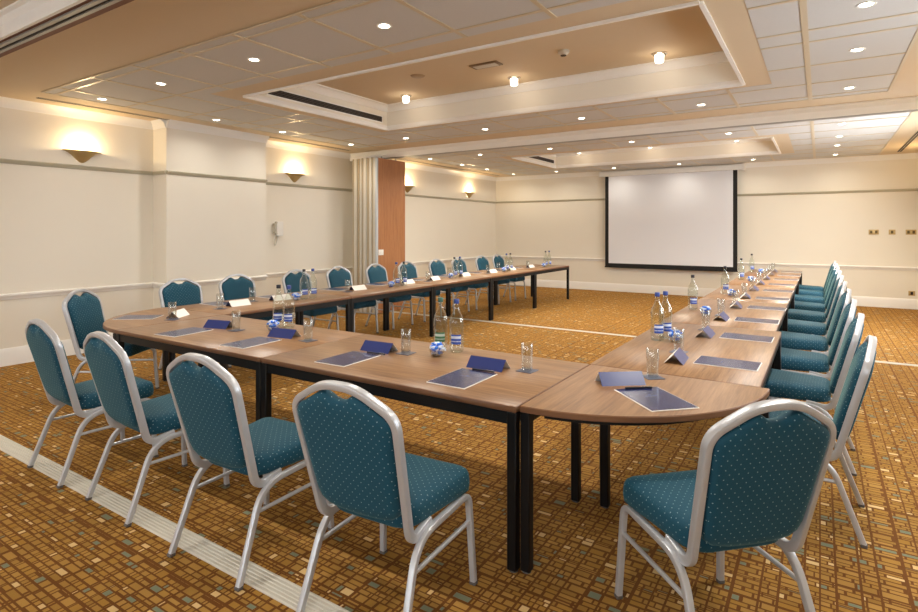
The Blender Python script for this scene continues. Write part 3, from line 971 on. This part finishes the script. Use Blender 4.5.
def coaster(x, y, rz, label):
    global coast0
    if coast0 is None:
        bm = bmesh.new(); box(bm, -.047, .047, -.047, .047, 0, .003, 0, .0008)
        coast0 = link('coaster', bm, M['coaster'], None, None); o = coast0
    else:
        o = coast0.copy(); COL.objects.link(o)
    o.location = (x, y, Z); o.rotation_euler = (0, 0, rz)
    return tag(o, label, 'coaster', 'square coasters under the glasses')
glass0 = None
def tumbler(x, y, label, z=Z + .003):
    global glass0
    if glass0 is None:
        bm = bmesh.new()
        lathe(bm, [(0, 0), (.026, 0), (.029, .003), (.0315, .07), (.0325, .145), (.0315, .147), (.0302, .145), (.0292, .07), (.027, .014), (.02, .010), (0, .009)], 28, close_ends=False)
        glass0 = link('drinking_glass', bm, M['clear_glass'], None, 50); o = glass0
    else:
        o = glass0.copy(); COL.objects.link(o)
    o.location = (x, y, z)
    return tag(o, label, 'glass', 'tall drinking glasses on the tables')
bot0 = {}
def bottle(x, y, kind, face, label, h=1.0):
    """kind: blue / green / dark cap; face = direction its label points (degrees)"""
    if kind not in bot0:
        t = thing('water_bottle', label, 'bottle', (x, y, Z), R(face), 'glass water bottles')
        bm = bmesh.new()
        lathe(bm, [(0, .004), (.034, .0), (.041, .004), (.0455, .014), (.0455, .18), (.044, .20), (.038, .222), (.027, .243), (.019, .262), (.0155, .28), (.0150, .305), (.0165, .308), (.0165, .314), (0, .314)], 32, close_ends=False)
        link('glass_body', bm, M['water_glass'], t, 60)
        bm = bmesh.new(); lathe(bm, [(.0163, .306), (.0172, .308), (.0172, .330), (.0155, .334), (0, .334)], 24, close_ends=False)
        link('cap', bm, M['cap_' + kind], t, 50)
        bm = bmesh.new()
        lathe(bm, [(.0458, .055), (.0458, .115)], 16, a0=R(-42), a1=R(42), close_ends=False)
        lathe(bm, [(.0463, .055), (.0463, .115)], 16, a0=R(-42), a1=R(42), close_ends=False)
        link('label', bm, M['label_green' if kind == 'green' else 'label_blue'], t, 60)
        bot0[kind] = t
        return t
    return dup(bot0[kind], (x, y, Z), R(face), label, 'glass water bottles')
bowl0 = None
def mint_bowl(x, y, label):
    global bowl0
    where = label
    rs = random.Random(int(x * 100) + int(y * 37))
    if bowl0 is None:
        bm = bmesh.new()
        lathe(bm, [(0, 0), (.026, 0), (.03, .004), (.046, .03), (.052, .048), (.0505, .05), (.044, .032), (.028, .008), (0, .006)], 28, close_ends=False)
        b = link('glass_bowl', bm, M['clear_glass'], None, 50)
        bm = bmesh.new()
        for k in range(52):
            lay = min(3, k // 14)
            a = rs.uniform(0, 6.283); r = rs.uniform(0.3, 1.0) * (.026, .040, .042, .024)[lay]
            c = Vector((r * math.cos(a), r * math.sin(a), (.020, .042, .060, .074)[lay] + rs.uniform(-.003, .003)))
            rot = Matrix.Rotation(rs.uniform(0, 6.28), 4, 'Z') @ Matrix.Rotation(rs.uniform(-.6, .6), 4, 'X')
            mi = 0 if rs.random() < .62 else 1
            prof = [(-.019, .0015, .009), (-.011, .003, .004), (-.008, .008, .007), (0, .0095, .009), (.008, .008, .007), (.011, .003, .004), (.019, .0015, .009)]
            prev = None
            for (px, ry, rz_) in prof:
                rg = [bm.verts.new(c + (rot @ Vector((px, ry * math.cos(R(60 * j)), rz_ * math.sin(R(60 * j)))))) for j in range(6)]
                if prev:
                    for j in range(6):
                        f = bm.faces.new((prev[j], prev[(j + 1) % 6], rg[(j + 1) % 6], rg[j])); f.material_index = mi
                else:
                    f = bm.faces.new(rg); f.material_index = mi
                prev = rg
            f = bm.faces.new(prev); f.material_index = mi
        m = link('wrapped_mints', bm, [M['mint_blue'], M['mint_white']], None, 50)
        bowl0 = (b, m)
    else:
        b, m = bowl0[0].copy(), bowl0[1].copy()
        COL.objects.link(b); COL.objects.link(m)
    b.location = (x, y, Z); m.location = (x, y, Z); m.rotation_euler = (0, 0, rs.uniform(0, 6))
    tag(b, 'small glass sweet bowl ' + where, 'bowl', 'sweet bowls')
    tag(m, 'blue and white wrapped mints ' + where, 'mints', 'mints in the sweet bowls', 'stuff')
pen0 = None
def pen(x, y, rz, label):
    global pen0
    if pen0 is None:
        t = thing('ballpoint_pen', label, 'pen', (x, y, Z + .0052), rz, 'dark pens on the pads')
        bm = bmesh.new(); sweep(bm, [Vector((-.066, 0, .005)), Vector((-.058, 0, .005)), Vector((.068, 0, .005))], rprof(.0048, .0048, .45), (0, 1, 0)); link('barrel', bm, M['pen_black'], t)
        bm = bmesh.new(); box(bm, .02, .064, -.0018, .0018, .0095, .0115); link('clip', bm, M['chrome'], t, None)
        pen0 = t; return t
    return dup(pen0, (x, y, Z + .0052), rz, label)

# front row: place settings from the left corner table to the right corner table
PG, TGp = 'navy writing pads', 'folded tent cards'
FP = [(-4.02, 2.405, 6, -3.99, 2.675, 13), (-3.26, 2.43, 4, -3.25, 2.70, 8), (-2.365, 2.44, 2, -2.365, 2.715, 3), (-1.555, 2.44, 0, -1.558, 2.708, 1)]
front = ['on the front row, nearest the left corner table', 'on the front row, left of the table seam', 'on the front row, right of the table seam', 'on the front row, nearest the right corner table']
FG = [(-3.76, 2.665), (-2.99, 2.69), (-2.17, 2.745), (-1.345, 2.765)]
for (px, py, pr, tx, ty, tr), (gx, gy), w in zip(FP, FG, front):
    pad(px, py, R(pr), 'navy writing pad ' + w, PG)
    tent(tx, ty, R(tr), 'navy tent card ' + w, TGp)
    coaster(gx, gy, R(random.uniform(-6, 6)), 'blue coaster ' + w)
    tumbler(gx, gy, 'tall drinking glass ' + w)
pen(-2.30, 2.61, R(4), 'dark pen on the pad just right of the table seam')
pen(-1.53, 2.605, R(2), 'dark pen on the pad next to the right corner table')
# corner tables
pad(-5.035, 2.595, R(-52), 'navy writing pad on the left corner table', PG)
tent(-4.81, 2.82, R(-54.5), 'tent card showing its white side on the left corner table', TGp)
coaster(-4.675, 2.69, R(30), 'slate blue coaster under a glass on the left corner table')
tumbler(-4.675, 2.69, 'tall empty drinking glass on the left corner table')
pad(-0.633, 2.62, R(45), 'navy writing pad on the right corner table in the foreground', PG)
tent(-0.845, 2.80, R(38), 'tent card with its blue side lit on the right corner table', TGp)
coaster(-0.735, 3.00, R(40), 'slate blue coaster under a glass on the right corner table')
tumbler(-0.735, 3.00, 'tall empty drinking glass on the right corner table')
pen(-0.735, 2.725, R(40), 'dark pen by the tent card on the right corner table')
# right row
for i, y in enumerate(RC):
    w = 'on the right row, %s place from the near end' % ORD[i]
    dx = random.uniform(-.01, .01); dy = random.uniform(-.015, .015)
    pad(-0.44 + dx, y + .045, R(90 + random.uniform(-3, 3)), 'navy writing pad ' + w, PG)
    tent(-0.705 + dx, y - .02 + dy, R(90 + random.uniform(-5, 5)), 'navy tent card ' + w, TGp)
    coaster(-0.74 + dx, y + .22 + dy, R(random.uniform(-8, 8)), 'blue coaster ' + w)
    tumbler(-0.74 + dx, y + .22 + dy, 'tall drinking glass ' + w)
# left row
LT = [3.56, 4.10, 5.33, 6.35, 7.01, 7.9, 8.8, 9.58, 10.43]
LP = [3.52, 4.23, 5.2, 6.0, 6.85, 7.7, 8.55, 9.35, 10.2]
for i, (y, yp) in enumerate(zip(LT, LP)):
    w = 'on the left row, %s place from the corner' % ORD[i]
    dx = random.uniform(-.01, .01)
    pad(-5.265 + dx, yp, R(-90 + random.uniform(-3, 3)), 'navy writing pad ' + w, PG)
    tent(-4.99 + dx, y, R(-90 + random.uniform(-5, 5)), 'white-faced tent card ' + w, TGp)
    gy = y - .25
    gx = -4.93 if i not in (1, 5, 7) else -5.14
    coaster(gx + dx, gy, R(random.uniform(-8, 8)), 'blue coaster ' + w)
    tumbler(gx + dx, gy, 'tall drinking glass ' + w)
# bottles and mint bowls
def pair(p, q, kinds, face, w):
    bottle(p[0], p[1], kinds[0], face, 'left glass water bottle of the pair ' + w)
    bottle(q[0], q[1], kinds[1], face, 'right glass water bottle of the pair ' + w)
pair((-2.06, 2.965), (-1.93, 2.955), ('green', 'blue'), -62, 'on the front row right of the table seam')
mint_bowl(-1.965, 2.79, 'on the front row right of the table seam')
pair((-3.625, 2.955), (-3.515, 2.965), ('dark', 'blue'), -50, 'on the front row left of the table seam')
mint_bowl(-3.50, 2.80, 'on the front row left of the table seam')
pair((-0.955, 4.03), (-0.925, 4.14), ('blue', 'blue'), -60, 'on the near end of the right row')
mint_bowl(-0.835, 4.03, 'on the near end of the right row')
for (y, x, w, bx, by) in ((5.80, -1.04, 'second group from the near end', -0.868, 5.45), (7.42, -0.965, 'third group from the near end', -0.86, 7.15), (9.6, -1.02, 'fourth group from the near end', -0.87, 9.35), (11.5, -1.05, 'last group by the far end', -0.88, 11.2)):
    bottle(x, y, 'dark', -70, 'lone glass water bottle on the right row, ' + w)
    mint_bowl(bx, by, 'on the right row, ' + w)
for i, (p, q) in enumerate((((-4.825, 4.28), (-4.815, 4.40)), ((-4.83, 5.90), (-4.83, 6.06)), ((-4.94, 7.50), (-4.95, 7.68)), ((-4.90, 9.20), (-4.90, 9.36)), ((-4.80, 10.74), (-4.80, 10.92)))):
    w = 'on the left row, %s group from the corner' % ORD[i]
    pair(p, q, ('dark', 'blue') if i % 2 == 0 else ('blue', 'dark'), -20, w)
    mint_bowl(p[0] + .01, p[1] - .12, w)
